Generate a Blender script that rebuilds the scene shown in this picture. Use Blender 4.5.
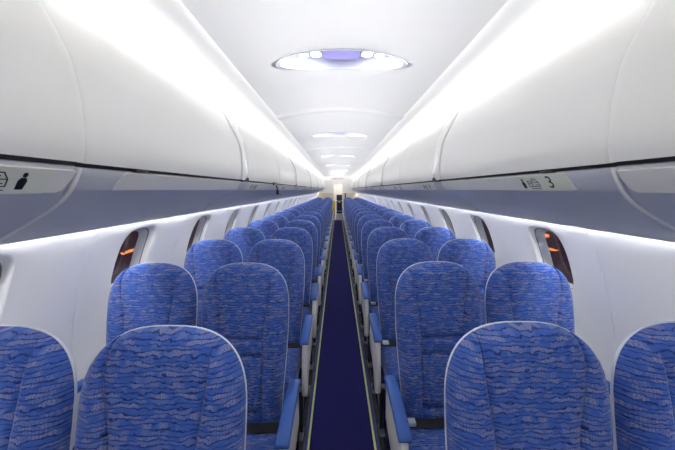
import bpy, bmesh, math, random
from mathutils import Vector, Matrix
for o in list(bpy.data.objects): bpy.data.objects.remove(o, do_unlink=True)
scene = bpy.context.scene
COL = scene.collection
PI = math.pi
random.seed(7)

# ------------------------------------------------------------------ camera
CAMX, CAMZ, FPX = -0.026, 1.58, 313.0
cd = bpy.data.cameras.new('camera'); cam = bpy.data.objects.new('camera', cd); COL.objects.link(cam)
cd.sensor_width = 36; cd.sensor_fit = 'HORIZONTAL'; cd.lens = FPX / 675 * 36
cd.clip_start = 0.02; cd.clip_end = 200
cam.location = (CAMX, 0, CAMZ); cam.rotation_euler = (math.radians(90 - 6.42), 0, math.radians(0.0))
scene.camera = cam
# ------------------------------------------------------------------ world (dusk outside), exposure
w = bpy.data.worlds.new('world'); scene.world = w; w.use_nodes = True
w.node_tree.nodes['Background'].inputs[0].default_value = (0.055, 0.035, 0.045, 1)
w.node_tree.nodes['Background'].inputs[1].default_value = 2.6
vs = scene.view_settings
vs.view_transform = 'Standard'; vs.look = 'None'; vs.gamma = 1.0; vs.use_curve_mapping = False
vs.exposure = 0.62
COVE_E = 4.0        # cove strips above the bins
WASH_E = 44.0        # slim strips that wash the side walls
BEAM_W = 2.0      # watts of each fill light added to brighten the ceiling
AFT_E = 4.0         # galley ceiling panel

# ------------------------------------------------------------------ materials
def srgb(r, g, b):
    f = lambda c: (c/255/12.92 if c/255 <= .04045 else ((c/255+.055)/1.055)**2.4)
    return (f(r), f(g), f(b), 1)
MATS = {}
def mat(name, col, rough=.5, metal=0, emit=None, es=0, coat=0, bump=None, var=0, spec=.5):
    m = bpy.data.materials.new(name); m.use_nodes = True; MATS[name] = m
    nt = m.node_tree; b = nt.nodes['Principled BSDF']
    b.inputs['Base Color'].default_value = col
    b.inputs['Roughness'].default_value = rough; b.inputs['Metallic'].default_value = metal
    b.inputs['Specular IOR Level'].default_value = spec
    if coat: b.inputs['Coat Weight'].default_value = coat; b.inputs['Coat Roughness'].default_value = .12
    if emit: b.inputs['Emission Color'].default_value = emit; b.inputs['Emission Strength'].default_value = es
    if bump or var:
        tc = nt.nodes.new('ShaderNodeTexCoord'); n = nt.nodes.new('ShaderNodeTexNoise')
        n.inputs['Scale'].default_value = bump[0] if bump else 30; n.inputs['Detail'].default_value = 3
        nt.links.new(tc.outputs['Object'], n.inputs['Vector'])
        if bump:
            bp = nt.nodes.new('ShaderNodeBump'); bp.inputs['Strength'].default_value = bump[1]; bp.inputs['Distance'].default_value = .002
            nt.links.new(n.outputs['Fac'], bp.inputs['Height']); nt.links.new(bp.outputs['Normal'], b.inputs['Normal'])
        if var:
            mx = nt.nodes.new('ShaderNodeMix'); mx.data_type = 'RGBA'
            mx.inputs[6].default_value = tuple(c*(1-var) for c in col[:3]) + (1,)
            mx.inputs[7].default_value = tuple(min(1, c*(1+var)) for c in col[:3]) + (1,)
            nt.links.new(n.outputs['Fac'], mx.inputs[0]); nt.links.new(mx.outputs[2], b.inputs['Base Color'])
    return m
mat('bin_white', srgb(230, 229, 225), .36, bump=(600, .04))
mat('fairing_gloss', srgb(236, 236, 234), .16, coat=.6)
mat('under_grey', srgb(196, 198, 206), .5, bump=(500, .1))
mat('ceiling_white', srgb(244, 244, 244), .45, bump=(500, .05))
mat('wall_white', srgb(242, 242, 244), .45, bump=(400, .06))
mat('placard_cream', srgb(226, 229, 214), .4)
mat('ink', srgb(22, 22, 24), .5)
mat('gap_shade', srgb(38, 38, 42), .7)
mat('latch_black', srgb(24, 24, 28), .35)
mat('beige_panel', srgb(226, 216, 196), .5)
mat('shell_white', srgb(216, 218, 226), .35)
mat('arm_blue', srgb(34, 80, 158), .42, bump=(300, .1))
mat('arm_grey', srgb(230, 228, 222), .4)
mat('metal_grey', srgb(150, 150, 150), .35, .8)
mat('metal_dark', srgb(44, 46, 54), .45, .3)
mat('belt_black', srgb(20, 24, 32), .7, bump=(900, .3))
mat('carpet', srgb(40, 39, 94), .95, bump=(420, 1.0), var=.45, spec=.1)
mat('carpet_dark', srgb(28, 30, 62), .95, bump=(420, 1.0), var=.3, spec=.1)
mat('glow_strip', srgb(214, 222, 150), .5)
mat('rail_cover', srgb(52, 66, 120), .5)
mat('cove_light', (1, 1, 1, 1), .5, emit=(1, .99, .985, 1), es=COVE_E)
mat('wash_light', (1, 1, 1, 1), .5, emit=(1, .995, .98, 1), es=WASH_E)
mat('aft_light', (1, 1, 1, 1), .5, emit=(1, .93, .8, 1), es=AFT_E)
mat('lens_purple', srgb(150, 146, 205), .25, emit=srgb(140, 135, 215), es=.35)
mat('lamp_blue', (1, 1, 1, 1), .3, emit=(.9, .94, 1, 1), es=30)
mat('dish_white', srgb(205, 207, 228), .25)
mat('navy_vinyl', srgb(24, 32, 66), .5)
mat('yellow', srgb(240, 200, 70), .5)
mat('sign_white', srgb(235, 232, 232), .4)
mat('sign_red', srgb(196, 30, 48), .5, emit=srgb(196, 30, 48), es=.3)
mat('amber', (1, .45, .1, 1), .5, emit=(1, .45, .12, 1), es=2.5)
mat('apron', srgb(140, 118, 128), .9, bump=(20, .3))
mat('window_trim', srgb(120, 124, 132), .35)
g = mat('pane', srgb(150, 128, 140), .02)
g.node_tree.nodes['Principled BSDF'].inputs['Transmission Weight'].default_value = 1
g.node_tree.nodes['Principled BSDF'].inputs['IOR'].default_value = 1.3

def fabric(name, axis):
    m = bpy.data.materials.new(name); m.use_nodes = True; MATS[name] = m
    nt = m.node_tree; N = nt.nodes; L = nt.links; b = N['Principled BSDF']
    def math_(op, a, c=None, d=None):
        n = N.new('ShaderNodeMath'); n.operation = op
        for i, v in enumerate((a, c, d)):
            if v is None: continue
            if isinstance(v, (int, float)): n.inputs[i].default_value = v
            else: L.new(v, n.inputs[i])
        return n.outputs[0]
    tc = N.new('ShaderNodeTexCoord'); sp = N.new('ShaderNodeSeparateXYZ'); L.new(tc.outputs['Object'], sp.inputs[0])
    x = sp.outputs[0]; v = sp.outputs[2] if axis == 'z' else sp.outputs[1]
    def noise(sx, sv, det=2, off=0.):
        cb = N.new('ShaderNodeCombineXYZ'); L.new(math_('MULTIPLY', x, sx), cb.inputs[0]); L.new(math_('MULTIPLY', v, sv), cb.inputs[1]); cb.inputs[2].default_value = off
        n = N.new('ShaderNodeTexNoise'); n.inputs['Scale'].default_value = 1; n.inputs['Detail'].default_value = det
        L.new(cb.outputs[0], n.inputs['Vector']); return n.outputs['Fac']
    wv = math_('ADD', math_('MULTIPLY', v, 78.), math_('ADD', math_('MULTIPLY', noise(17, 34), 2.0), math_('MULTIPLY', noise(55, 75, 2, 5.), 1.2)))
    fr = math_('FRACT', wv); idn = math_('FLOOR', wv)
    dist = math_('MULTIPLY', math_('ABSOLUTE', math_('SUBTRACT', fr, .5)), 2.)
    mr = N.new('ShaderNodeMapRange'); mr.interpolation_type = 'SMOOTHSTEP'
    L.new(dist, mr.inputs[0]); mr.inputs[1].default_value = .58; mr.inputs[2].default_value = 1.0
    dark = mr.outputs[0]
    # short upright ticks in patches of every second band
    alt = math_('MODULO', math_('ABSOLUTE', idn), 2.)
    cb = N.new('ShaderNodeCombineXYZ'); L.new(math_('MULTIPLY', x, 24.), cb.inputs[0]); L.new(math_('MULTIPLY', idn, 3.7), cb.inputs[1])
    pn = N.new('ShaderNodeTexNoise'); pn.inputs['Scale'].default_value = 1; pn.inputs['Detail'].default_value = 1; L.new(cb.outputs[0], pn.inputs['Vector'])
    patch = N.new('ShaderNodeMapRange'); L.new(pn.outputs['Fac'], patch.inputs[0]); patch.inputs[1].default_value = .45; patch.inputs[2].default_value = .56
    tick = math_('MULTIPLY_ADD', math_('SINE', math_('ADD', math_('MULTIPLY', x, 2*PI*165), math_('MULTIPLY', noise(90, 200, 2, 3.), 14.))), .5, .5)
    tick = math_('POWER', tick, .6)
    tk = math_('MULTIPLY', math_('MULTIPLY', math_('MULTIPLY_ADD', alt, .5, .5), patch.outputs[0]), math_('MULTIPLY', tick, math_('SUBTRACT', 1., dark)))
    def mix(f, a, c):
        n = N.new('ShaderNodeMix'); n.data_type = 'RGBA'
        if isinstance(f, float): n.inputs[0].default_value = f
        else: L.new(f, n.inputs[0])
        for i, q in ((6, a), (7, c)):
            if isinstance(q, tuple): n.inputs[i].default_value = q
            else: L.new(q, n.inputs[i])
        return n.outputs[2]
    base = mix(noise(60, 160, 3, 7.), srgb(40, 72, 150), srgb(74, 110, 190))
    c = mix(tk, base, srgb(136, 135, 164))
    c = mix(math_('MULTIPLY', dark, math_('MULTIPLY_ADD', noise(35, 60, 2, 21.), 1.3, .2)), c, srgb(20, 34, 92))
    L.new(c, b.inputs['Base Color'])
    b.inputs['Roughness'].default_value = .85; b.inputs['Specular IOR Level'].default_value = .2
    b.inputs['Sheen Weight'].default_value = .35; b.inputs['Sheen Roughness'].default_value = .4
    b.inputs['Sheen Tint'].default_value = (.7, .78, 1, 1)
    wn = noise(30, 55, 4, 11.)
    bp = N.new('ShaderNodeBump'); bp.inputs['Strength'].default_value = .35; bp.inputs['Distance'].default_value = .004
    L.new(math_('ADD', wn, math_('MULTIPLY', dark, -.2)), bp.inputs['Height']); L.new(bp.outputs[0], b.inputs['Normal'])
    return m
fabric('fabric_back', 'z'); fabric('fabric_cushion', 'y')

# ------------------------------------------------------------------ helpers
def link_mesh(name, me, m, parent=None):
    o = bpy.data.objects.new(name, me); COL.objects.link(o)
    if m is not None and not me.materials: me.materials.append(MATS[m])
    if parent is not None: o.parent = parent
    return o
def finish(me, smooth=True, ang=40):
    if smooth:
        me.shade_smooth(); me.set_sharp_from_angle(angle=math.radians(ang))
    me.update(); return me
def mesh(name, verts, faces, m, parent=None, ang=40, fix=True):
    me = bpy.data.meshes.new(name)
    bm = bmesh.new(); vs_ = [bm.verts.new(v) for v in verts]
    for f in faces:
        try: bm.faces.new([vs_[i] for i in f])
        except ValueError: pass
    if fix: bmesh.ops.recalc_face_normals(bm, faces=bm.faces)
    bm.to_mesh(me); bm.free(); finish(me, True, ang)
    return link_mesh(name, me, m, parent)
def empty(name, loc=(0, 0, 0)):
    o = bpy.data.objects.new(name, None); COL.objects.link(o); o.location = loc; o.empty_display_size = .1; return o
def tag(o, label=None, cat=None, group=None, kind=None):
    if label: o['label'] = label
    if cat: o['category'] = cat
    if group: o['group'] = group
    if kind: o['kind'] = kind
    return o
def rbox(name, lo, hi, m, parent=None, bev=.005, seg=2, fn=None, ang=40, cuts=0):
    bm = bmesh.new(); bmesh.ops.create_cube(bm, size=1)
    for v in bm.verts: v.co = Vector([lo[i] + (v.co[i]+.5)*(hi[i]-lo[i]) for i in range(3)])
    if cuts: bmesh.ops.subdivide_edges(bm, edges=bm.edges[:], cuts=cuts, use_grid_fill=True)
    if bev:
        es = [e for e in bm.edges if len(e.link_faces) == 2 and e.calc_face_angle() > .5]
        bmesh.ops.bevel(bm, geom=es, offset=bev, segments=seg, affect='EDGES', profile=.5, clamp_overlap=True)
    if fn:
        for v in bm.verts: v.co = Vector(fn(*v.co))
    me = bpy.data.meshes.new(name); bm.to_mesh(me); bm.free(); finish(me, True, ang)
    return link_mesh(name, me, m, parent)
def prism(name, pts, axis, a, b, m, parent=None, bev=.004, seg=2, ang=40):
    """polygon pts in the other two axes, extruded along axis (0=x,1=y,2=z) from a to b"""
    def P(p, t):
        q = [p[0], p[1]]; q.insert(axis, t); return Vector(q)
    bm = bmesh.new(); A = [bm.verts.new(P(p, a)) for p in pts]; B = [bm.verts.new(P(p, b)) for p in pts]; n = len(pts)
    bm.faces.new(A); bm.faces.new(B[::-1])
    for i in range(n): bm.faces.new((A[i], B[i], B[(i+1) % n], A[(i+1) % n]))
    bmesh.ops.recalc_face_normals(bm, faces=bm.faces)
    if bev:
        es = [e for e in bm.edges if len(e.link_faces) == 2 and e.calc_face_angle() > .6]
        bmesh.ops.bevel(bm, geom=es, offset=bev, segments=seg, affect='EDGES', profile=.5, clamp_overlap=True)
    me = bpy.data.meshes.new(name); bm.to_mesh(me); bm.free(); finish(me, True, ang)
    return link_mesh(name, me, m, parent)
def grid(name, nu, nv, fn, m, parent=None, ang=60, fix=False, flip=False):
    vsx = [fn(i/nu, j/nv) for j in range(nv+1) for i in range(nu+1)]
    fs = []
    for j in range(nv):
        for i in range(nu):
            a = j*(nu+1)+i; q = (a, a+1, a+nu+2, a+nu+1); fs.append(q[::-1] if flip else q)
    return mesh(name, vsx, fs, m, parent, ang, fix)
def ribbon(name, path, wvec, th, m, parent=None):
    """strap: path points, width vectors, thickness along local normal"""
    vsx = []; fs = []; n = len(path)
    for i, p in enumerate(path):
        p = Vector(p); t = (Vector(path[min(i+1, n-1)]) - Vector(path[max(i-1, 0)])).normalized()
        wv = Vector(wvec[i] if isinstance(wvec, list) else wvec); nn = t.cross(wv).normalized()*th/2
        vsx += [p+wv/2+nn, p-wv/2+nn, p-wv/2-nn, p+wv/2-nn]
        if i:
            a = 4*(i-1); b = 4*i
            for k in range(4): fs.append((a+k, a+(k+1) % 4, b+(k+1) % 4, b+k))
    fs += [(0, 1, 2, 3), (4*n-4, 4*n-3, 4*n-2, 4*n-1)]
    return mesh(name, vsx, fs, m, parent, 50)
def tube(name, path, r, m, parent=None, seg=8):
    vsx = []; fs = []; n = len(path); up = Vector((0, 0, 1))
    for i, p in enumerate(path):
        p = Vector(p); t = (Vector(path[min(i+1, n-1)]) - Vector(path[max(i-1, 0)])).normalized()
        s = t.cross(up); s = Vector((1, 0, 0)) if s.length < .01 else s.normalized(); q = s.cross(t)
        rr = r[i] if isinstance(r, (list, tuple)) else r
        for k in range(seg):
            a = 2*PI*k/seg; vsx.append(p + (s*math.cos(a)+q*math.sin(a))*rr)
        if i:
            for k in range(seg): fs.append(((i-1)*seg+k, (i-1)*seg+(k+1) % seg, i*seg+(k+1) % seg, i*seg+k))
    fs += [tuple(range(seg)), tuple(range((n-1)*seg, n*seg))]
    return mesh(name, vsx, fs, m, parent, 50)
def lerp_profile(prof, t):
    for (t0, x0), (t1, x1) in zip(prof, prof[1:]):
        if t <= t1: return x0 + (x1-x0)*(t-t0)/(t1-t0)
    return prof[-1][1]
def smooth(a, b, x):
    t = min(1, max(0, (x-a)/(b-a))); return t*t*(3-2*t)
def catmull(pts, sub=6):
    out = []; P = [Vector(p) for p in pts]; P = [2*P[0]-P[1]] + P + [2*P[-1]-P[-2]]
    for i in range(1, len(P)-2):
        for k in range(sub):
            t = k/sub; p0, p1, p2, p3 = P[i-1:i+3]
            out.append(.5*((2*p1)+(-p0+p2)*t+(2*p0-5*p1+4*p2-p3)*t*t+(-p0+3*p1-3*p2+p3)*t**3))
    out.append(P[-2]); return out
def text_mesh(s, size):
    c = bpy.data.curves.new('t', 'FONT'); c.body = s; c.size = size; c.extrude = .0006; c.align_x = 'CENTER'; c.align_y = 'CENTER'
    o = bpy.data.objects.new('t', c); COL.objects.link(o); bpy.context.view_layer.update()
    dg = bpy.context.evaluated_depsgraph_get(); me = bpy.data.meshes.new_from_object(o.evaluated_get(dg))
    bpy.data.objects.remove(o, do_unlink=True); me.materials.clear(); return me
def sup(cx, cy, hx, hy, n, th):
    c, s = math.cos(th), math.sin(th)
    return (cx + hx*math.copysign(abs(c)**(2/n), c), cy + hy*math.copysign(abs(s)**(2/n), s))
def plate_with_hole(name, rect, hole, n, fmap, rings_in, rings_out, nth, m, parent=None, back=None, flip=False):
    """flat parameter plate rect=(a0,a1,b0,b1) with a super-ellipse hole=(ca,cb,ha,hb); fmap(a,b,depth) -> 3D.
    rings_in: (scale, depth) rolling into the hole; rings_out: fractions out to the rectangle"""
    a0, a1, b0, b1 = rect; ca, cb, ha, hb = hole
    ths = [2*PI*k/nth for k in range(nth)]
    sp = [sup(ca, cb, ha, hb, n, t) for t in ths]
    # outer points in same angular order, corners included
    def edge(p):
        dx, dy = p[0]-ca, p[1]-cb; k = 1e9
        if dx > 1e-9: k = min(k, (a1-ca)/dx)
        if dx < -1e-9: k = min(k, (a0-ca)/dx)
        if dy > 1e-9: k = min(k, (b1-cb)/dy)
        if dy < -1e-9: k = min(k, (b0-cb)/dy)
        return [ca+dx*k, cb+dy*k]
    outer = [edge(p) for p in sp]
    for c in ((a0, b0), (a0, b1), (a1, b0), (a1, b1)):
        k = min(range(nth), key=lambda i: (outer[i][0]-c[0])**2+(outer[i][1]-c[1])**2); outer[k] = list(c)
    rings = []
    for sc, d in rings_in: rings.append([fmap(ca+(p[0]-ca)*sc, cb+(p[1]-cb)*sc, d) for p in sp])
    s0 = rings_in[-1][0]
    for f in rings_out:
        rings.append([fmap((ca+(p[0]-ca)*s0)*(1-f)+q[0]*f, (cb+(p[1]-cb)*s0)*(1-f)+q[1]*f, 0) for p, q in zip(sp, outer)])
    rings.append([fmap(q[0], q[1], .012) for q in outer])      # turned-back edge
    vsx = [v for r in rings for v in r]; fs = []
    for j in range(len(rings)-1):
        for k in range(nth):
            q = (j*nth+k, j*nth+(k+1) % nth, (j+1)*nth+(k+1) % nth, (j+1)*nth+k); fs.append(q[::-1] if flip else q)
    return mesh(name, vsx, fs, m, parent, 55, fix=False)

# ------------------------------------------------------------------ dimensions
PITCH = .7874; ROW0 = .823; ROWS = 20
Y0, Y1 = -1.43, 18.27            # cabin shell, aft partition
Y2 = 19.8                        # aft galley wall
WALL = [(0, 1.18), (.2, 1.275), (.45, 1.325), (.71, 1.335), (.97, 1.302), (1.21, 1.232), (1.41, 1.132), (1.5, 1.075)]
_wc = catmull([(z, x) for z, x in WALL], 6); _wp = [(p[0], p[1]) for p in _wc]
def wallx(z): return lerp_profile(_wp, z)

# ------------------------------------------------------------------ floor
fl = mesh('floor', [(-1.19, Y0, 0), (1.19, Y0, 0), (1.19, Y2, 0), (-1.19, Y2, 0)] + [(-1.19, Y0, -.05), (1.19, Y0, -.05), (1.19, Y2, -.05), (-1.19, Y2, -.05)],
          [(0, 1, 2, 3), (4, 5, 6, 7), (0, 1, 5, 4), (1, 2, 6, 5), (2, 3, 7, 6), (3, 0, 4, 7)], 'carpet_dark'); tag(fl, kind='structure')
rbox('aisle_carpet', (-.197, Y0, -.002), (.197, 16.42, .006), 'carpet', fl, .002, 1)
rbox('galley_floor', (-1.1, 16.43, -.002), (1.1, Y2, .006), 'arm_grey', fl, .002, 1)
for s in (-1, 1):
    rbox('glow_strip', (min(s*.199, s*.213), Y0, 0), (max(s*.199, s*.213), 18.2, .012), 'glow_strip', fl, .003, 1)
    rbox('rail_cover', (min(s*.216, s*.234), Y0, 0), (max(s*.216, s*.234), 18.2, .010), 'rail_cover', fl, .003, 1)
    for xx in (.252, 1.06):
        prism('seat_rail', [(s*xx-.017, 0), (s*xx+.017, 0), (s*xx+.017, .009), (s*xx+.006, .009), (s*xx+.006, .004), (s*xx-.006, .004), (s*xx-.006, .009), (s*xx-.017, .009)], 1, Y0, 16.2, 'metal_dark', fl, 0)

# ------------------------------------------------------------------ side walls, panels and windows
WPITCH = .87
WIN0 = 1.83                       # window beside the second row
NW = range(-3, 19)
WH = (0, 1.178, .150, .184)
def build_wall(s, name):
    # lower dado plus the recessed strips behind the panel joints
    zs = [0, .08, .16, .24, .262]; vsx = []; fs = []
    for z in zs: vsx += [(s*(wallx(z)+.004), Y0, z), (s*(wallx(z)+.004), Y2, z)]
    for i in range(len(zs)-1): fs.append((2*i, 2*i+1, 2*i+3, 2*i+2))
    zz = [.25+.05*i for i in range(26)]
    for k in list(NW) + [19]:
        yc = WIN0 + (k-.5)*WPITCH + .06
        b = len(vsx)
        for z in zz: vsx += [(s*(wallx(z)+.0035), yc-.03, z), (s*(wallx(z)+.0035), yc+.03, z)]
        for i in range(len(zz)-1): fs.append((b+2*i, b+2*i+1, b+2*i+3, b+2*i+2))
    # closed skin aft of the last panel and ahead of the first
    for ya, yb in ((Y0, WIN0+(NW[0]-.5)*WPITCH+.06), (WIN0+18.5*WPITCH+.06, Y2)):
        b = len(vsx)
        for z in zz: vsx += [(s*(wallx(z)+.002), ya, z), (s*(wallx(z)+.002), yb, z)]
        for i in range(len(zz)-1): fs.append((b+2*i, b+2*i+1, b+2*i+3, b+2*i+2))
    wl = mesh(name, vsx, fs, 'wall_white', None, 60); tag(wl, kind='structure')
    h = WPITCH/2
    fmap = lambda a, b, d: (s*(wallx(b)+d), a, b)
    proto = plate_with_hole('sidewall_panel', (-h+.0022+.06, h-.0022+.06, .25, 1.49), WH, 4.2, fmap,
                            [(.925, .034), (.95, .018), (.975, .006), (1.0, .001), (1.025, 0)], (.15, .32, .5, .75, 1), 64, 'wall_white', wl, flip=(s < 0))
    proto.location.y = WIN0 + NW[0]*WPITCH
    for k in list(NW)[1:]:
        o = proto.copy(); COL.objects.link(o); o.location.y = WIN0 + k*WPITCH
    return wl
wall_l = build_wall(-1, 'wall_left'); wall_r = build_wall(1, 'wall_right')
wn = 0
def build_window(s):
    def ring(sc, d): return [(lambda p: (s*(wallx(1.178+p[1]-1.178)+d), p[0], p[1]))((WH[0]+(q[0])*sc, 1.178+(q[1]-1.178)*sc)) for q in [sup(0, 1.178, WH[2], WH[3], 4.2, 2*PI*k/40) for k in range(40)]]
    root = empty('window_1')
    R = [ring(.94, .036), ring(.93, .030), ring(.918, .029), ring(.905, .033), ring(.905, .040)]
    vsx = [v for r in R for v in r]; fs = [(j*40+k, j*40+(k+1) % 40, (j+1)*40+(k+1) % 40, (j+1)*40+k) for j in range(4) for k in range(40)]
    mesh('gasket', vsx, fs, 'window_trim', root, 40, True)
    R = [ring(.905, .034), ring(.885, .045), ring(.86, .075), ring(.84, .082), ring(.92, .086)]
    vsx = [v for r in R for v in r]; fs = [(j*40+k, j*40+(k+1) % 40, (j+1)*40+(k+1) % 40, (j+1)*40+k) for j in range(4) for k in range(40)]
    mesh('window_liner', vsx, fs, 'shell_white', root, 40, True)
    R = [ring(.30, .084), ring(.6, .084), ring(.87, .084), ring(.87, .088), ring(.6, .088), ring(.30, .088)]
    vsx = [v for r in R for v in r]; fs = [(j*40+k, j*40+(k+1) % 40, (j+1)*40+(k+1) % 40, (j+1)*40+k) for j in range(5) for k in range(40)]
    fs += [tuple(range(40)), tuple(range(5*40, 6*40))]
    mesh('pane', vsx, fs, 'pane', root, 40, True)
    return root
for s in (-1, 1):
    pr = None
    for k in NW:
        wn += 1
        if pr is None: r = pr = build_window(s)
        else:
            r = bpy.data.objects.new('window', None); COL.objects.link(r)
            for ch in pr.children:
                c = ch.copy(); COL.objects.link(c); c.parent = r
        r.name = 'window_%d' % wn; r.location.y = WIN0 + k*WPITCH; tag(r, kind='structure')

# ------------------------------------------------------------------ ceiling
def ceilz(x): return 2.407 - .087*(x/.645)**2
RING0, RINGP = .46, 2.88
cove = [(.652, 2.332), (.67, 2.333), (.72, 2.332), (.79, 2.328), (.87, 2.318), (.94, 2.302), (1.0, 2.282)]
vsx = []; fs = []
for s in (-1, 1):
    b = len(vsx)
    for x, z in cove: vsx += [(s*x, Y0, z), (s*x, Y1, z)]
    for i in range(len(cove)-1): fs.append((b+2*i, b+2*i+1, b+2*i+3, b+2*i+2))
b = len(vsx)
for i in range(13):
    x = -.65 + 1.30*i/12; vsx += [(x, Y0, ceilz(x)+.016), (x, Y2, ceilz(x)+.016)]
# backing behind the panels has openings for the lamps, so only strips beside the ring joints are closed
vsx = vsx[:b]
for k in range(-1, 9):
    yc = RING0 + k*RINGP; b = len(vsx)
    if yc+.1 > Y1: continue
    for i in range(13):
        x = -.65 + 1.30*i/12; vsx += [(x, max(Y0, yc-.04), ceilz(x)+.010), (x, min(Y1, yc+.04), ceilz(x)+.010)]
    for i in range(12): fs.append((b+2*i, b+2*i+1, b+2*i+3, b+2*i+2))
b = len(vsx); vsx += [(-1.2, Y0, 2.52), (1.2, Y0, 2.52), (1.2, Y2, 2.52), (-1.2, Y2, 2.52)]; fs.append((b, b+1, b+2, b+3))
ceil = mesh('ceiling', vsx, fs, 'ceiling_white', None, 60); tag(ceil, kind='structure')
nP = 8
for k in range(-1, nP-1):
    ya, yb = RING0+k*RINGP, RING0+(k+1)*RINGP
    ya, yb = max(ya, Y0-.02), min(yb, Y1)
    lc = (ya+yb)/2 + (.2 if k == 0 else 0)
    if k == -1: lc = -.7
    if k == nP-2: lc = (ya+RING0+(k+1)*RINGP)/2
    fmap = lambda a, b_, d: (a, b_, ceilz(a)+d)
    plate_with_hole('ceiling_panel', (-.646, .646, ya+.004, yb-.004), (0, lc, .395, .148), 2.1, fmap,
                    [(.97, .02), (1.0, .006), (1.03, 0)], (.2, .4, .6, .8, 1), 72, 'ceiling_white', ceil, flip=True)
    # joint band between two panels
    if ya > Y0+.05 and k > -1:
        def jf(u, v, yj=ya):
            x = -.646+1.292*u; pr = [(-.09, .004), (-.075, -.012), (.075, -.012), (.09, .004)][round(v*3)]
            return (x, yj+pr[0], ceilz(x)+pr[1])
        grid('joint_band', 16, 3, jf, 'ceiling_white', ceil, 50)
    # ---- the oval lamp set into the panel
    if lc < .5: nm = 'above the front of the cabin'
    lamp = empty('ceiling_lamp', (0, lc, ceilz(0)))
    def rg(sc, d, sy=None):
        sy = sy or sc
        return [(lambda p: (p[0], p[1], ceilz(p[0])-ceilz(0)+d))(sup(0, 0, .395*sc, .148*sy, 2.1, 2*PI*q/56)) for q in range(56)]
    def rings(name, R, m, cap=False):
        v = [p for r in R for p in r]; f = [(j*56+q, j*56+(q+1) % 56, (j+1)*56+(q+1) % 56, (j+1)*56+q) for j in range(len(R)-1) for q in range(56)]
        if cap: f.append(tuple(range((len(R)-1)*56, len(R)*56)))
        return mesh(name, v, f, m, lamp, 40)
    rings('rim', [rg(1.06, -.001), rg(1.055, -.007), rg(1.02, -.010), rg(.985, -.006, .97), rg(.975, .004, .95)], 'shell_white')
    rings('dish', [rg(.98, .004, .96), rg(.95, .03, .9), rg(.86, .055, .75), rg(.6, .07, .5), rg(.3, .074, .25), rg(.05, .075, .05)], 'dish_white', True)
    rbox('diffuser', (-.115, -.085, .028), (.115, .085, .06), 'lens_purple', lamp, .012, 2)
    for s in (-1, 1):
        for xx, rr in ((.165, .034), (.245, .028)):
            zb = .046 - ceilz(0) + ceilz(xx)
            hb = tube('bulb_housing', [(s*xx, .03, zb), (s*xx, .03, zb+.03)], rr*1.2, 'dish_white', lamp, 16)
            disc = [(s*xx + rr*math.cos(2*PI*q/16), .03 + rr*1.0*math.sin(2*PI*q/16), zb-.0015) for q in range(16)]
            mesh('reading_bulb', disc, [tuple(range(15, -1, -1))], 'lamp_blue', lamp, fix=False)
    ordn = ['eighth', 'seventh', 'sixth', 'fifth', 'fourth', 'third', 'second', 'first'][k+1]
    tag(lamp, 'oval recessed ceiling lamp with violet diffuser, %s from the aft partition' % ordn, 'ceiling lamp', 'oval lamps along the ceiling')

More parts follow.
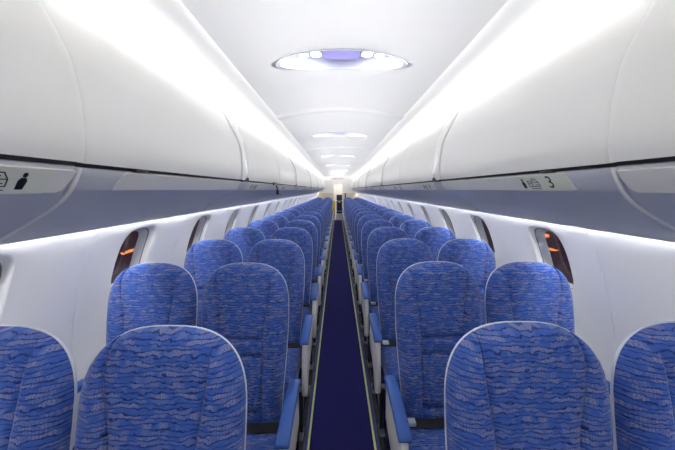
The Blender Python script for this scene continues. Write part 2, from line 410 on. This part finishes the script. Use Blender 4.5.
# ------------------------------------------------------------------ overhead bins, cove lights, wall wash lights
BIN0, BINL = .93, 2*PITCH
door_prof = catmull([(.782, 1.658), (.773, 1.70), (.770, 1.76), (.773, 1.84), (.789, 1.936), (.814, 2.0), (.862, 2.10), (.905, 2.18), (.925, 2.212)], 4)
under_prof = catmull([(.834, 1.577), (.885, 1.551), (.952, 1.518), (1.028, 1.478), (1.075, 1.440), (1.098, 1.405)], 4)
strip_a, strip_b = Vector((.789, 1.642)), Vector((.830, 1.581))
ORD = ['first', 'second', 'third', 'fourth', 'fifth', 'sixth', 'seventh', 'eighth', 'ninth', 'tenth', 'eleventh', 'twelfth', 'thirteenth', 'fourteenth', 'fifteenth', 'sixteenth', 'seventeenth', 'eighteenth', 'nineteenth', 'twentieth']
SIDE = {-1: 'dangling latch side', 1: 'number 3 side'}
NB = 12
def build_bin(s, k):
    ya = BIN0 + (k-1)*BINL; yb = ya + BINL
    if k == 0: ya = Y0 + .01
    if k == NB-1: yb = min(yb, Y1-.005)
    ya += .0015; yb -= .0015
    near = k == 0
    off = -.022 if near else 0.
    root = empty('overhead_bin', (s*.95, (ya+yb)/2, 1.5))
    inv = Matrix.Translation((-s*.95, -(ya+yb)/2, -1.5))
    def put(o): o.data.transform(inv); return o
    # door: bright joints are at odd joints; the door ends roll back there
    rollA = (k % 2 == 0) and k > 0; rollB = (k % 2 == 1)
    def endoff(y):
        d = 0.
        if y-ya < .016: d += .010*(1-(y-ya)/.016)**2
        if yb-y < .016: d += .010*(1-(yb-y)/.016)**2
        if rollA and y-ya < .16: d += .012*(1-(y-ya)/.16)**2
        if rollB and yb-y < .16: d += .012*(1-(yb-y)/.16)**2
        return d
    L_ = yb-ya
    ys = sorted(set([ya+q for q in (0, .003, .006, .012, .03, .05, .08, .12, .16)] + [yb-q for q in (0, .003, .006, .012, .03, .05, .08, .12, .16)] + [ya+L_*q/6 for q in range(1, 6)]))
    vsx = []; n = len(door_prof)
    for y in ys:
        d = endoff(y) + off
        for p in door_prof: vsx.append((s*(p[0]+d), y, p[1]+(0 if near else d*.3)))
        for p in door_prof[::-1]: vsx.append((s*(p[0]+.018+max(d, 0)*.5), y, p[1]+.004))
    m2 = 2*n; fs = []
    for j in range(len(ys)-1):
        for i in range(m2): fs.append((j*m2+i, j*m2+(i+1) % m2, (j+1)*m2+(i+1) % m2, (j+1)*m2+i))
    fs += [tuple(range(m2)), tuple(range((len(ys)-1)*m2, len(ys)*m2))]
    door = put(mesh('door', vsx, fs, 'bin_white', root, 35))
    if rollA:      # added glossy fairing, rounded to give the joint with the bin ahead a highlight
        FW = .075; ns = 12; vsx = []; n = len(door_prof)
        for q in range(ns+1):
            a = PI*q/ns; y = ya + .077 - FW*math.cos(a); d = -.016*math.sin(a)**.8 + .010
            for p in door_prof: vsx.append((s*(p[0]+d), y, p[1]+d*.3))
        fs = [(j*n+i, j*n+i+1, (j+1)*n+i+1, (j+1)*n+i) for j in range(ns) for i in range(n-1)]
        fo = mesh('highlight_fairing', vsx, [f if s > 0 else f[::-1] for f in fs], 'fairing_gloss', root, 60, fix=False); put(fo)
    # body: lower lip, underside, back and top
    up = [Vector((.800, 1.650)), Vector((.792, 1.642))]
    s0 = [strip_a + (strip_b-strip_a)*t for t in (0, .33, .66, 1)]
    prof = [Vector((.83, 1.658)), Vector((.806, 1.650)), Vector((.796, 1.643)), Vector((.797, 1.634))] + s0[1:] + [Vector(p) for p in under_prof] + [Vector((1.105, 1.43)), Vector((1.06, 1.6)), Vector((1.0, 2.19)), Vector((.95, 2.205))]
    if near:
        cp = catmull([(.797, 1.634), (.812, 1.607), (.838, 1.575), (.885, 1.538), (.95, 1.500), (1.03, 1.455), (1.075, 1.428), (1.098, 1.405)], 5)
        prof = prof[:3] + [Vector(p) for p in cp] + prof[-4:]
    prof = [p + Vector((off if p.x < 1.08 else 0, off*.5*(1-smooth(1.55, 1.645, p.y)) if p.x < 1.09 else 0)) for p in prof]
    vsx = []; n = len(prof)
    for y in (ya, ya+.012, yb-(.03 if near else .012), yb):
        e = (.02 if near else .008) if y in (ya, yb) else 0
        for p in prof: vsx.append((s*(p.x+e), y, p.y+e))
    fs = [(j*n+i, j*n+(i+1) % n, (j+1)*n+(i+1) % n, (j+1)*n+i) for j in range(3) for i in range(n)] + [tuple(range(n)), tuple(range(3*n, 4*n))]
    put(mesh('bin_body', vsx, fs, 'under_grey', root, 35))
    if near:      # added pale bead paints the thin highlight along the big bin's lower end
        pb = prof[2:-4]; vsx = []; n = len(pb)
        for y, h in ((yb-.017, 0.), (yb-.015, .004), (yb-.009, .0055), (yb-.004, .004), (yb-.002, -.004)):
            for i, p in enumerate(pb):
                tg = (pb[min(i+1, n-1)]-pb[max(i-1, 0)]).normalized(); nn = Vector((tg.y, -tg.x))
                if nn.y > 0: nn = -nn
                vsx.append((s*(p.x+nn.x*h), y, p.y+nn.y*h))
        put(mesh('highlight_bead', vsx, [(j*n+i, j*n+i+1, (j+1)*n+i+1, (j+1)*n+i) for j in range(4) for i in range(n-1)], 'bin_white', root, 50))
    # dark strip that paints the shade in the gap under the door
    put(rbox('door_gap_shade', (min(s*(.800+off), s*(.83+off)), ya+.01, 1.648), (max(s*(.800+off), s*(.83+off)), yb-.01, 1.664), 'gap_shade', root, 0))
    # pale label rail on the lower lip, with a rounded end by the joint
    nrm = Vector((-(strip_b-strip_a).y, (strip_b-strip_a).x)).normalized()
    if nrm.x > 0: nrm = -nrm
    th = .004; a_, b_ = strip_a + Vector((.001, -.001)), strip_b
    lo = [(ya+.19+.03*(1-math.sqrt(max(0, 1-(1-t)**2))), a_ + (b_-a_)*t) for t in (1, .9, .75, .5, .25, .1, 0)] if k not in (0,) else [(ya+.02, b_), (ya+.02, a_)]
    hi = [(yb-.012, a_), (yb-.012, b_)] if k != 0 else [(yb-.03-.03*(1-math.sqrt(max(0, 1-(1-t)**2))), a_ + (b_-a_)*(1-t)) for t in (1, .75, .5, .25, .1, 0)]
    poly = lo + hi
    o1 = Vector((off, off*.3))
    A = [(s*(p.x+nrm.x*th+o1.x), y, p.y+nrm.y*th+o1.y) for y, p in poly]; B = [(s*(p.x-nrm.x*.003+o1.x), y, p.y-nrm.y*.003+o1.y) for y, p in poly]; n = len(poly)
    put(mesh('label_rail', A+B, [tuple(range(n)), tuple(range(n, 2*n))] + [(i, (i+1) % n, n+(i+1) % n, n+i) for i in range(n)], 'bin_white', root, 30))
    # latch hook below the door
    if k >= 1 and k % 2 == 0:
        y = ya + .11
        put(tube('latch', [(s*.80, y-.05, 1.653), (s*.772, y-.045, 1.655), (s*.768, y-.02, 1.672), (s*.768, y+.01, 1.676), (s*.772, y+.028, 1.660), (s*.80, y+.03, 1.652)], .006, 'latch_black', root, 6))
        put(rbox('latch_plate', (min(s*.776, s*.80), y-.10, 1.645), (max(s*.776, s*.80), y+.05, 1.657), 'latch_black', root, .003, 1))
    elif k >= 1:
        y = ya + .30
        put(rbox('latch', (min(s*.780, s*.80), y-.04, 1.646), (max(s*.780, s*.80), y+.04, 1.655), 'latch_black', root, .003, 1))
    # row placard
    num = {(1, 1): ('3', 1.31), (1, 2): ('4', 2.92), (-1, 0): ('2', .66), (-1, 2): ('4', 2.92)}.get((s, k))
    if num is None and k >= 3: num = (str(k+2), ya+.42)
    if num:
        mid = strip_a.lerp(strip_b, .52); upv = (strip_a-strip_b).normalized()
        M = Matrix(((0, s*upv.x, s*nrm.x, s*(mid.x+nrm.x*(th+.001)+o1.x)), (-s, 0, 0, num[1]), (0, upv.y, nrm.y, mid.y+nrm.y*(th+.001)+o1.y), (0, 0, 0, 1)))
        def stick(o): o.data.transform(M); o.data.transform(inv); return o
        f = 1 if s > 0 else -1
        pl = rbox('placard', (-.17, -.038, -.003), (.17, .038, 0), 'placard_cream', root, .0012, 1); stick(pl)
        me = text_mesh(num[0], .078); me.name = 'row_number'; o = link_mesh('row_number', me, 'ink', pl); o.location = (0, 0, 0)
        for v in me.vertices: v.co.x += f*.075 
        stick(o)
        body = [(-.009, -.024), (.009, -.024), (.011, .0), (.006, .009), (-.006, .009), (-.011, .0)]
        o = prism('attendant_icon', [(x - f*.10, y) for x, y in body], 2, 0, .001, 'ink', pl, 0); stick(o)
        o = prism('icon_head', [(math.cos(a)*.006 - f*.10, .017+math.sin(a)*.007) for a in [2*PI*q/10 for q in range(10)]], 2, 0, .001, 'ink', pl, 0); stick(o)
        vv = []; ff = []
        def bar(x0, y0, x1, y1, t=.0022):
            b = len(vv); d = Vector((x1-x0, y1-y0)).normalized(); q = Vector((-d.y, d.x))*t/2
            for z in (0, .001):
                for X, Y in ((x0+q.x, y0+q.y), (x1+q.x, y1+q.y), (x1-q.x, y1-q.y), (x0-q.x, y0-q.y)): vv.append((X, Y, z))
            for F in ((0, 1, 2, 3), (4, 5, 6, 7), (0, 1, 5, 4), (1, 2, 6, 5), (2, 3, 7, 6), (3, 0, 4, 7)): ff.append(tuple(b+i for i in F))
        x0 = -f*.03
        for a in ((-.036, -.016, .036, -.016), (-.036, .012, -.01, .012), (.0, .022, .02, .022), (.02, .022, .034, .004), (-.036, -.016, -.036, .012), (.036, -.016, .034, .004), (-.036, -.002, -.01, -.002), (-.01, .012, -.01, -.016), (.0, .022, .0, .004), (.0, .004, .034, .004), (-.03, -.026, .036, -.026), (-.024, .005, -.016, .005), (.008, .013, .016, .013), (.008, -.008, .028, -.008)):
            bar(x0+a[0], a[1], x0+a[2], a[3])
        o = mesh('seat_pictogram', vv, ff, 'ink', pl, 20); stick(o)
    if near: lab = 'large white overhead bin nearest the front bulkhead, ' + SIDE[s]
    else: lab = 'white overhead bin, %s from the aft partition, ' % ORD[NB-1-k] + SIDE[s]
    tag(root, lab, 'overhead bin', 'overhead bins along the cabin')
    # cove light on top of the bin
    vsx = []; pr = [(.962, 2.206), (.985, 2.225), (.985, 2.278), (1.0, 2.278), (1.0, 2.206)]
    for y in (ya+.002, yb-.002):
        for x, z in pr: vsx.append((s*x, y, z))
    n = len(pr)
    cl = mesh('cove_light', vsx, [(i, (i+1) % n, n+(i+1) % n, n+i) for i in range(n)] + [tuple(range(n)), tuple(range(n, 2*n))], 'cove_light', None, 30)
    bd = bpy.data.lights.new('ceiling_fill', 'AREA'); bd.shape = 'RECTANGLE'; bd.size = yb-ya-.02; bd.size_y = .03  # added fill light in the cove, lifts the ceiling brightness
    bd.energy = BEAM_W*(yb-ya)/BINL; bd.spread = math.radians(27); bd.color = (1, .99, .98)
    bo = bpy.data.objects.new('ceiling_fill', bd); COL.objects.link(bo); bo.parent = cl
    src = Vector((s*.955, (ya+yb)/2, 2.232)); aim = Vector((-s*.28, (ya+yb)/2, 2.395)); z_ = (src-aim).normalized(); x_ = Vector((0, 1, 0)); y_ = z_.cross(x_)
    bo.matrix_local = Matrix(((x_.x, y_.x, z_.x, src.x), (x_.y, y_.y, z_.y, src.y), (x_.z, y_.z, z_.z, src.z), (0, 0, 0, 1)))
    if near: lb = 'glowing white cove light above the bin nearest the front bulkhead, '
    else: lb = 'glowing cove light above %s bin from aft partition, ' % ORD[NB-1-k]
    tag(cl, lb + SIDE[s], 'strip light', 'cove lights above the bins')
    wl = mesh('wall_wash_light', [(s*x, y, z) for y in (ya+.002, yb-.002) for x, z in ((1.106, 1.432), (1.118, 1.432), (1.118, 1.44), (1.106, 1.44))],
              [(i, (i+1) % 4, 4+(i+1) % 4, 4+i) for i in range(4)] + [(0, 1, 2, 3), (4, 5, 6, 7)], 'wash_light', None, 30)
    tag(wl, ('slim wall light under the %s, ' % ('bin nearest the front bulkhead' if near else ORD[NB-1-k]+' bin from aft partition')) + SIDE[s], 'strip light', 'slim lights washing the side walls')
for s in (-1, 1):
    for k in range(NB): build_bin(s, k)

# dangling open latch strap on one bin
dl = empty('bin_latch_strap', (-.757, 3.72, 1.648)); dl.scale = (1, 1.6, 1.1)
ribbon('strap', [(-.005, -.06, 0), (.002, -.02, .004), (.004, .02, -.004), (.005, .05, -.03), (.006, .065, -.07)], (.0, .012, .03), .012, 'latch_black', dl)
rbox('strap_buckle', (-.008, .045, -.115), (.018, .095, -.062), 'latch_black', dl, .006, 2)
tag(dl, 'black unlatched bin catch dangling below the overhead bins', 'latch')

# ------------------------------------------------------------------ seats
BH = .800; LEAN = math.radians(11.7)
WMAX, ZS, SN = .223, .565, 2.75
def wlow(z): return .190 + (WMAX-.190)*smooth(-.1, .55, z)
def hw(z):
    if z <= ZS: return wlow(z)
    t = min(1, (z-ZS)/(BH-ZS)); return wlow(z)*(max(0, 1-t**SN))**(1/SN)
def ztop(x): return ZS + (BH-ZS)*(max(0, 1-(abs(x)/WMAX)**SN))**(1/SN)
def rad(x, z):
    a = abs(x)/wlow(z); b = max(0, (z-ZS)/(BH-ZS)); return (a**SN + b**SN)**(1/SN)
def stx(z): return .106 + .032*smooth(.42, .74, z)
def front(x, z, groove=0):
    r = rad(x, z); e = min(1, max(0, (r-.70)/.30))
    h = .066*(1-e**2.4)**.6
    h += .014*math.exp(-((abs(x)-.17)/.045)**2)*smooth(.05, .2, z)*(1-e)
    h += .010*math.exp(-(x/.09)**2)*math.exp(-((z-.22)/.14)**2)
    h += .0015*math.sin(x*41+z*63)*math.sin(z*37-x*23)
    return -(h*(1 if z > .05 else .8+.2*z/.05) - groove)
def panel_mesh(name, fxz, nu, nv, closed_edges):
    """fxz(u,v)->(x,z); seam grooves on the edges listed (u0,u1,v0,v1)"""
    def fn(u, v):
        x, z = fxz(u, v)
        def ed(t): return .014*max(0, 1-t/.12)**2
        gq = 0
        if 'u0' in closed_edges: gq = max(gq, ed(u))
        if 'u1' in closed_edges: gq = max(gq, ed(1-u))
        dv = .020/max(.02, abs(fxz(.5, 1)[1]-fxz(.5, 0)[1]))
        if 'v0' in closed_edges: gq = max(gq, .024*max(0, 1-v/dv)**2)
        if 'v1' in closed_edges: gq = max(gq, .024*max(0, 1-(1-v)/dv)**2)
        return (x, front(x, z, gq), z)
    # non-uniform sampling so that seams stay crisp
    def warp(t): return t - math.sin(4*PI*t)/(4*PI)*0 if False else .5-.5*math.cos(PI*t)
    me_o = grid(name, nu, nv, lambda a, b: fn(warp(a), warp(b)), 'fabric_back', None, 50)
    me = me_o.data; bpy.data.objects.remove(me_o); return me
ZB = [.0, .085, .345, .425]
def centre(z0, z1): return lambda u, v: ((2*u-1)*stx(z0+(z1-z0)*v), z0+(z1-z0)*v)
def head(u, v):
    z0 = ZB[3]; xt = stx(.72); x0 = stx(z0)
    x1 = (2*u-1)
    zt = ztop(x1*.139)
    z = z0 + (zt-z0)*v
    return (x1*min(stx(z), .139), z)
# height at which the shoulder outline meets the seam
zc = .5
while hw(zc) > stx(zc)+.001: zc += .001
def bolster(sg):
    def f(u, v):
        z = zc*v; a, b = stx(z), hw(z)
        x = a + (b-a)*u
        return (sg*x, z)
    return f
ME = {}
ME['lower_panel'] = panel_mesh('lower_panel', centre(ZB[0], ZB[1]), 12, 6, ('u0', 'u1', 'v1'))
ME['lumbar_panel'] = panel_mesh('lumbar_panel', centre(ZB[1], ZB[2]), 12, 12, ('u0', 'u1', 'v0', 'v1'))
ME['neck_band'] = panel_mesh('neck_band', centre(ZB[2], ZB[3]), 12, 6, ('u0', 'u1', 'v0', 'v1'))
ME['head_panel'] = panel_mesh('head_panel', head, 16, 18, ('u0', 'u1', 'v0'))
ME['bolster_a'] = panel_mesh('side_bolster', lambda u, v: bolster(-1)(1-u, v), 12, 30, ('u1',))
ME['bolster_b'] = panel_mesh('side_bolster', bolster(1), 12, 30, ('u0',))
def shell_mesh():
    outl = []
    for i in range(14): z = ZS*i/13; outl.append((hw(z), z))
    for i in range(1, 17):
        a = (PI/2)*i/16; outl.append((wlow(ZS)*math.cos(a)**(2/SN), ZS+(BH-ZS)*math.sin(a)**(2/SN)))
    full = outl + [(-x, z) for x, z in outl[-2::-1]]
    n = len(full); cx, cz = 0, .42
    R = []
    for off, y in ((-.010, .001), (.001, .000), (.0015, .002), (.002, .007), (-.001, .012), (-.022, .024), (-.07, .034)):
        ring = []
        for i, (x, z) in enumerate(full):
            a = Vector(full[max(0, i-1)]); b = Vector(full[min(n-1, i+1)]); t = (b-a).normalized(); nn = Vector((t.y, -t.x))
            if i == 0 or i == n-1: nn = Vector((1 if x > 0 else -1, 0))
            ring.append((x+nn.x*off, y, max(-.01, z+nn.y*off)))
        R.append(ring)
    vsx = [v for r in R for v in r]; fs = []
    for j in range(len(R)-1):
        for i in range(n):
            fs.append((j*n+i, j*n+(i+1) % n, (j+1)*n+(i+1) % n, (j+1)*n+i))
    fs.append(tuple(range((len(R)-1)*n, len(R)*n)))
    o = mesh('back_shell', vsx, fs, 'shell_white', None, 50); me = o.data; bpy.data.objects.remove(o); return me
ME['back_shell'] = shell_mesh()

def make_double_seat():
    root = empty('double_seat')
    for sx in (-.238, .238):
        # backrest: inner foam with the sewn panels and the shell as its pieces
        core = rbox('backrest', (-.17, -.03, -.005), (.17, .03, .60), 'fabric_back', root, .02, 2)
        core.location = (sx, -.160, .415); core.rotation_euler.x = -LEAN
        for nm in ('lower_panel', 'lumbar_panel', 'neck_band', 'head_panel'): link_mesh(nm, ME[nm], None, core)
        link_mesh('side_bolster', ME['bolster_a'], None, core); link_mesh('side_bolster', ME['bolster_b'], None, core)
        link_mesh('back_shell', ME['back_shell'], None, core)
        # cushion
        def cf(x, y, z):
            u = x/.215; v = (y+.40)/.23
            if z > .38: z += .018*(1-u*u)*(1-v*v) + .006*math.exp(-((abs(u)-.8)/.15)**2)
            if v < -.7: z -= .03*((-.7-v)/.3)**2
            return (x, y, z)
        cu = rbox('seat_cushion', (-.215, -.63, .325), (.215, -.17, .445), 'fabric_cushion', root, .03, 3, cf, 60, cuts=5)
        cu.location.x = sx
        sb = ribbon('seat_belt', [(-.205, -.235, .455), (-.19, -.245, .463), (-.10, -.262, .470), (0, -.256, .474), (.10, -.25, .471), (.19, -.242, .463), (.205, -.235, .455)], (0, .045, .012), .004, 'belt_black', root)
        sb.location.x = sx
        bk = rbox('buckle', (-.200, -.278, .466), (-.155, -.240, .486), 'shell_white', sb, .004, 2)
    # armrests
    for ax in (-.508, 0, .508):
        wd = .027 if ax else .024
        cap = [(-.165, .652), (-.175, .664), (-.24, .672), (-.40, .668), (-.50, .657), (-.545, .644), (-.558, .630), (-.548, .620), (-.50, .630), (-.40, .642), (-.24, .646), (-.18, .642)]
        a = prism('armrest', cap, 0, ax-wd, ax+wd, 'arm_blue', root, .006, 2, 50)
        if ax == 0:
            prism('arm_support', [(-.17, .645), (-.30, .640), (-.32, .60), (-.24, .50), (-.20, .42), (-.15, .42)], 0, -.012, .012, 'arm_grey', root, .005, 2)
        else:
            pan = [(-.175, .643), (-.26, .644), (-.42, .638), (-.52, .626), (-.540, .60), (-.560, .50), (-.585, .36), (-.580, .30), (-.545, .275), (-.505, .29), (-.46, .35), (-.36, .40), (-.24, .42), (-.18, .44)]
            p = prism('end_panel', pan, 0, ax-.017, ax+.017, 'arm_grey', root, .008, 2, 50)
            so = 1 if ax > 0 else -1
            inner = [(-.21, .628), (-.46, .618), (-.50, .60), (-.47, .588), (-.30, .585), (-.22, .60)]
            prism('panel_inlay', inner, 0, ax+so*.015, ax+so*.019, 'shell_white', p, .002, 1)
            # belt anchor strap coming out under the armrest
            ribbon('belt_anchor', [(ax-so*.05, -.215, .475), (ax-so*.03, -.225, .47), (ax+so*.002, -.235, .452), (ax+so*.021, -.245, .42), (ax+so*.024, -.26, .36), (ax+so*.018, -.275, .30)], (0, .035, .006), .004, 'belt_black', root)
    # seat frame: two cross tubes, spreaders, legs
    for yy in (-.52, -.24): tube('cross_tube', [(-.50, yy, .305), (.50, yy, .305)], .019, 'metal_grey', root, 10)
    for lx in (-.478, .315):
        rbox('leg', (lx-.014, -.545, .022), (lx+.014, -.50, .30), 'metal_dark', root, .004, 1)
        prism('leg', [(-.26, .30), (-.22, .30), (-.10, .022), (-.14, .022)], 0, lx-.014, lx+.014, 'metal_dark', root, .004, 1)
        prism('leg_brace', [(-.52, .07), (-.52, .10), (-.20, .29), (-.20, .26)], 0, lx-.007, lx+.007, 'metal_grey', root, .003, 1)
        rbox('floor_fitting', (lx-.018, -.60, .009), (lx+.018, -.49, .028), 'metal_grey', root, .004, 1)
        rbox('floor_fitting', (lx-.018, -.17, .009), (lx+.018, -.05, .028), 'metal_grey', root, .004, 1)
    return root
def copy_tree(o, parent=None):
    c = o.copy(); COL.objects.link(c); c.parent = parent
    for ch in o.children: copy_tree(ch, c)
    return c
SEATSIDE = {-1: 'below bins with the dangling black latch', 1: 'below bins with the number 3 placard'}
proto = make_double_seat(); first = True; DROP = []
for r in range(ROWS):
    for s in (1, -1):
        o = proto if first else copy_tree(proto); first = False
        yr = ROW0 + PITCH*r
        o.location = (s*.74, yr + ((.055 if r == 0 else .03) if s > 0 else (.012 if r == 0 else 0)), 0)
        o.rotation_euler.z = 0 if s > 0 else 0
        if s < 0: o.scale.x = -1
        dl_ = {(0, 1): -1.2, (0, -1): 1.0, (1, 1): -.5}.get((r, s), random.uniform(-.5, .5))
        for ch in o.children:
            if ch.name.startswith('backrest'): ch.rotation_euler.x = -LEAN - math.radians(dl_)
        if s < 0 or r > 6:
            for ch in o.children:
                for g2 in ch.children:
                    if g2.name.startswith('buckle'): DROP.append(g2)
        tag(o, 'blue patterned double seat, %s row from aft partition, %s' % (ORD[ROWS-1-r], SEATSIDE[s]), 'seat', 'double passenger seats')

for g2 in DROP: bpy.data.objects.remove(g2)
# ------------------------------------------------------------------ bulkheads and aft galley
fb = mesh('wall_front', [(-1.34, Y0, 0), (1.34, Y0, 0), (1.34, Y0, 2.52), (-1.34, Y0, 2.52), (-1.34, Y0-.04, 0), (1.34, Y0-.04, 0), (1.34, Y0-.04, 2.52), (-1.34, Y0-.04, 2.52)],
          [(0, 1, 2, 3), (4, 5, 6, 7), (0, 1, 5, 4), (1, 2, 6, 5), (2, 3, 7, 6), (3, 0, 4, 7)], 'wall_white'); tag(fb, kind='structure')
pa = empty('wall_aft_partition', (0, Y1, 0)); tag(pa, kind='structure')
for s in (-1, 1):
    pts = [(s*.27, 0), (s*1.10, 0)] + [(s*(wallx(z)-.006), z) for z in (.2, .45, .71, .97, 1.21, 1.40)] + [(s*.27, 1.40)]
    prism('partition_panel', pts, 1, 0, .04, 'beige_panel', pa, .004, 1)
    prism('upper_panel', [(s*.27, 1.405), (s*1.12, 1.405), (s*1.09, 2.45), (s*.27, 2.45)], 1, 0, .04, 'ceiling_white', pa, .004, 1)
prism('header_panel', [(-.268, 1.87), (.268, 1.87), (.268, 2.50), (-.268, 2.50)], 1, .0, .04, 'ceiling_white', pa, .004, 1)
for s in (-1, 1):
    rbox('door_trim', (min(s*.25, s*.275), -.012, 0), (max(s*.25, s*.275), .06, 1.88), 'beige_panel', pa, .005, 1)
wa = mesh('wall_aft', [(-1.34, Y2, 0), (1.34, Y2, 0), (1.34, Y2, 2.52), (-1.34, Y2, 2.52), (-1.34, Y2+.04, 0), (1.34, Y2+.04, 0), (1.34, Y2+.04, 2.52), (-1.34, Y2+.04, 2.52)],
          [(0, 1, 2, 3), (4, 5, 6, 7), (0, 1, 5, 4), (1, 2, 6, 5), (2, 3, 7, 6), (3, 0, 4, 7)], 'beige_panel'); tag(wa, kind='structure')
gl = rbox('galley_light', (-.5, 18.6, 2.30), (.5, 19.4, 2.33), 'aft_light', None, .005, 1)
for xx in (-.4, .4): tube('light_stem', [(xx, 19.0, 2.325), (xx, 19.0, 2.52)], .02, 'metal_grey', gl, 8)
tag(gl, 'warm ceiling light panel in the aft galley behind the partition', 'ceiling lamp')
# attendant seat on a white base
js = empty('attendant_seat', (.075, 16.7, 0))
rbox('base_box', (-.19, -.20, 0), (.19, .38, .34), 'arm_grey', js, .02, 2)
rbox('seat_pad', (-.16, -.26, .345), (.16, .30, .44), 'navy_vinyl', js, .03, 3)
rbox('backrest', (-.155, .20, .45), (.155, .30, .98), 'navy_vinyl', js, .03, 3)
rbox('headrest', (-.15, .18, 1.0), (.15, .29, 1.32), 'navy_vinyl', js, .03, 3)
rbox('seat_pad_folded', (-.14, .10, .46), (.14, .19, .86), 'navy_vinyl', js, .03, 3)
rbox('harness_buckle', (-.035, .15, .90), (.035, .198, .97), 'shell_white', js, .01, 2)
rbox('mount_post', (-.05, .302, .36), (.05, .39, 1.25), 'metal_grey', js, .005, 1)
tag(js, 'dark navy folding attendant seat on pale base at the cabin end', 'seat')
yl = empty('yellow_vest_pouch', (-.20, 16.6, 0))
rbox('pouch', (-.055, -.05, .34), (.055, .06, 1.0), 'yellow', yl, .03, 3)
rbox('pouch_flap', (-.06, -.058, .80), (.06, -.048, .98), 'yellow', yl, .004, 1)
rbox('stand', (-.03, -.03, 0), (.03, .03, .35), 'metal_grey', yl, .005, 1)
tag(yl, 'yellow vest pouch standing beside the navy attendant seat', 'pouch')
hs = empty('interphone_handset', (.42, 18.20, 1.22))
rbox('cradle', (-.03, .045, -.16), (.05, .068, .16), 'metal_dark', hs, .006, 2)
prism('handset', [(.04, -.14), (.0, -.14), (-.005, -.08), (.015, -.06), (.015, .06), (-.005, .08), (.0, .14), (.04, .14)], 0, -.025, .03, 'latch_black', hs, .006, 2)
tag(hs, 'black interphone handset mounted on the aft partition beside the doorway', 'handset')
# exit sign under the ceiling
ex = empty('exit_sign', (0, 16.2, 2.16))
rbox('sign_box', (-.36, -.03, -.05), (.36, .03, .05), 'sign_white', ex, .01, 2)
for xx in (-.2, .2): tube('hanger', [(xx, 0, .045), (xx, 0, ceilz(xx)-2.16+.004)], .008, 'metal_grey', ex, 8)
for xx in (-.125, .125):
    me = text_mesh('EXIT', .095); me.name = 'exit_lettering'; o = link_mesh('exit_lettering', me, 'sign_red', ex)
    me.transform(Matrix.Translation((xx*1.15, -.0315, 0)) @ Matrix.Rotation(PI/2, 4, 'X'))
tag(ex, 'white sign box with red lettering hanging below the aft ceiling', 'sign')

# ------------------------------------------------------------------ outside, seen only through the panes
ap = mesh('apron_ground', [(-30, -20, -1.7), (30, -20, -1.7), (30, 40, -1.7), (-30, 40, -1.7)], [(0, 1, 2, 3)], 'apron'); tag(ap, kind='structure')
def amber(x, y, z, ln, th, lab):
    r = empty('work_lamp', (x, y, -1.7))
    tube('lamp_post', [(0, 0, 0), (0, 0, z+1.705-th)], .03, 'metal_dark', r)
    rbox('lamp_tube', (-.05, -ln/2, z+1.70-th), (.05, ln/2, z+1.70+th), 'amber', r, th*.4, 2)
    tag(r, lab, 'lamp')
amber(4.0, 6.12, .70, .34, .03, 'short amber work lamp on a post outside the windows, number 3 side')
amber(4.4, 6.6, .36, .7, .010, 'long thin amber work lamp outside the windows, number 3 side')
amber(-4.0, 6.3, .42, 1.2, .014, 'long amber work lamp on a post outside the windows, dangling latch side')
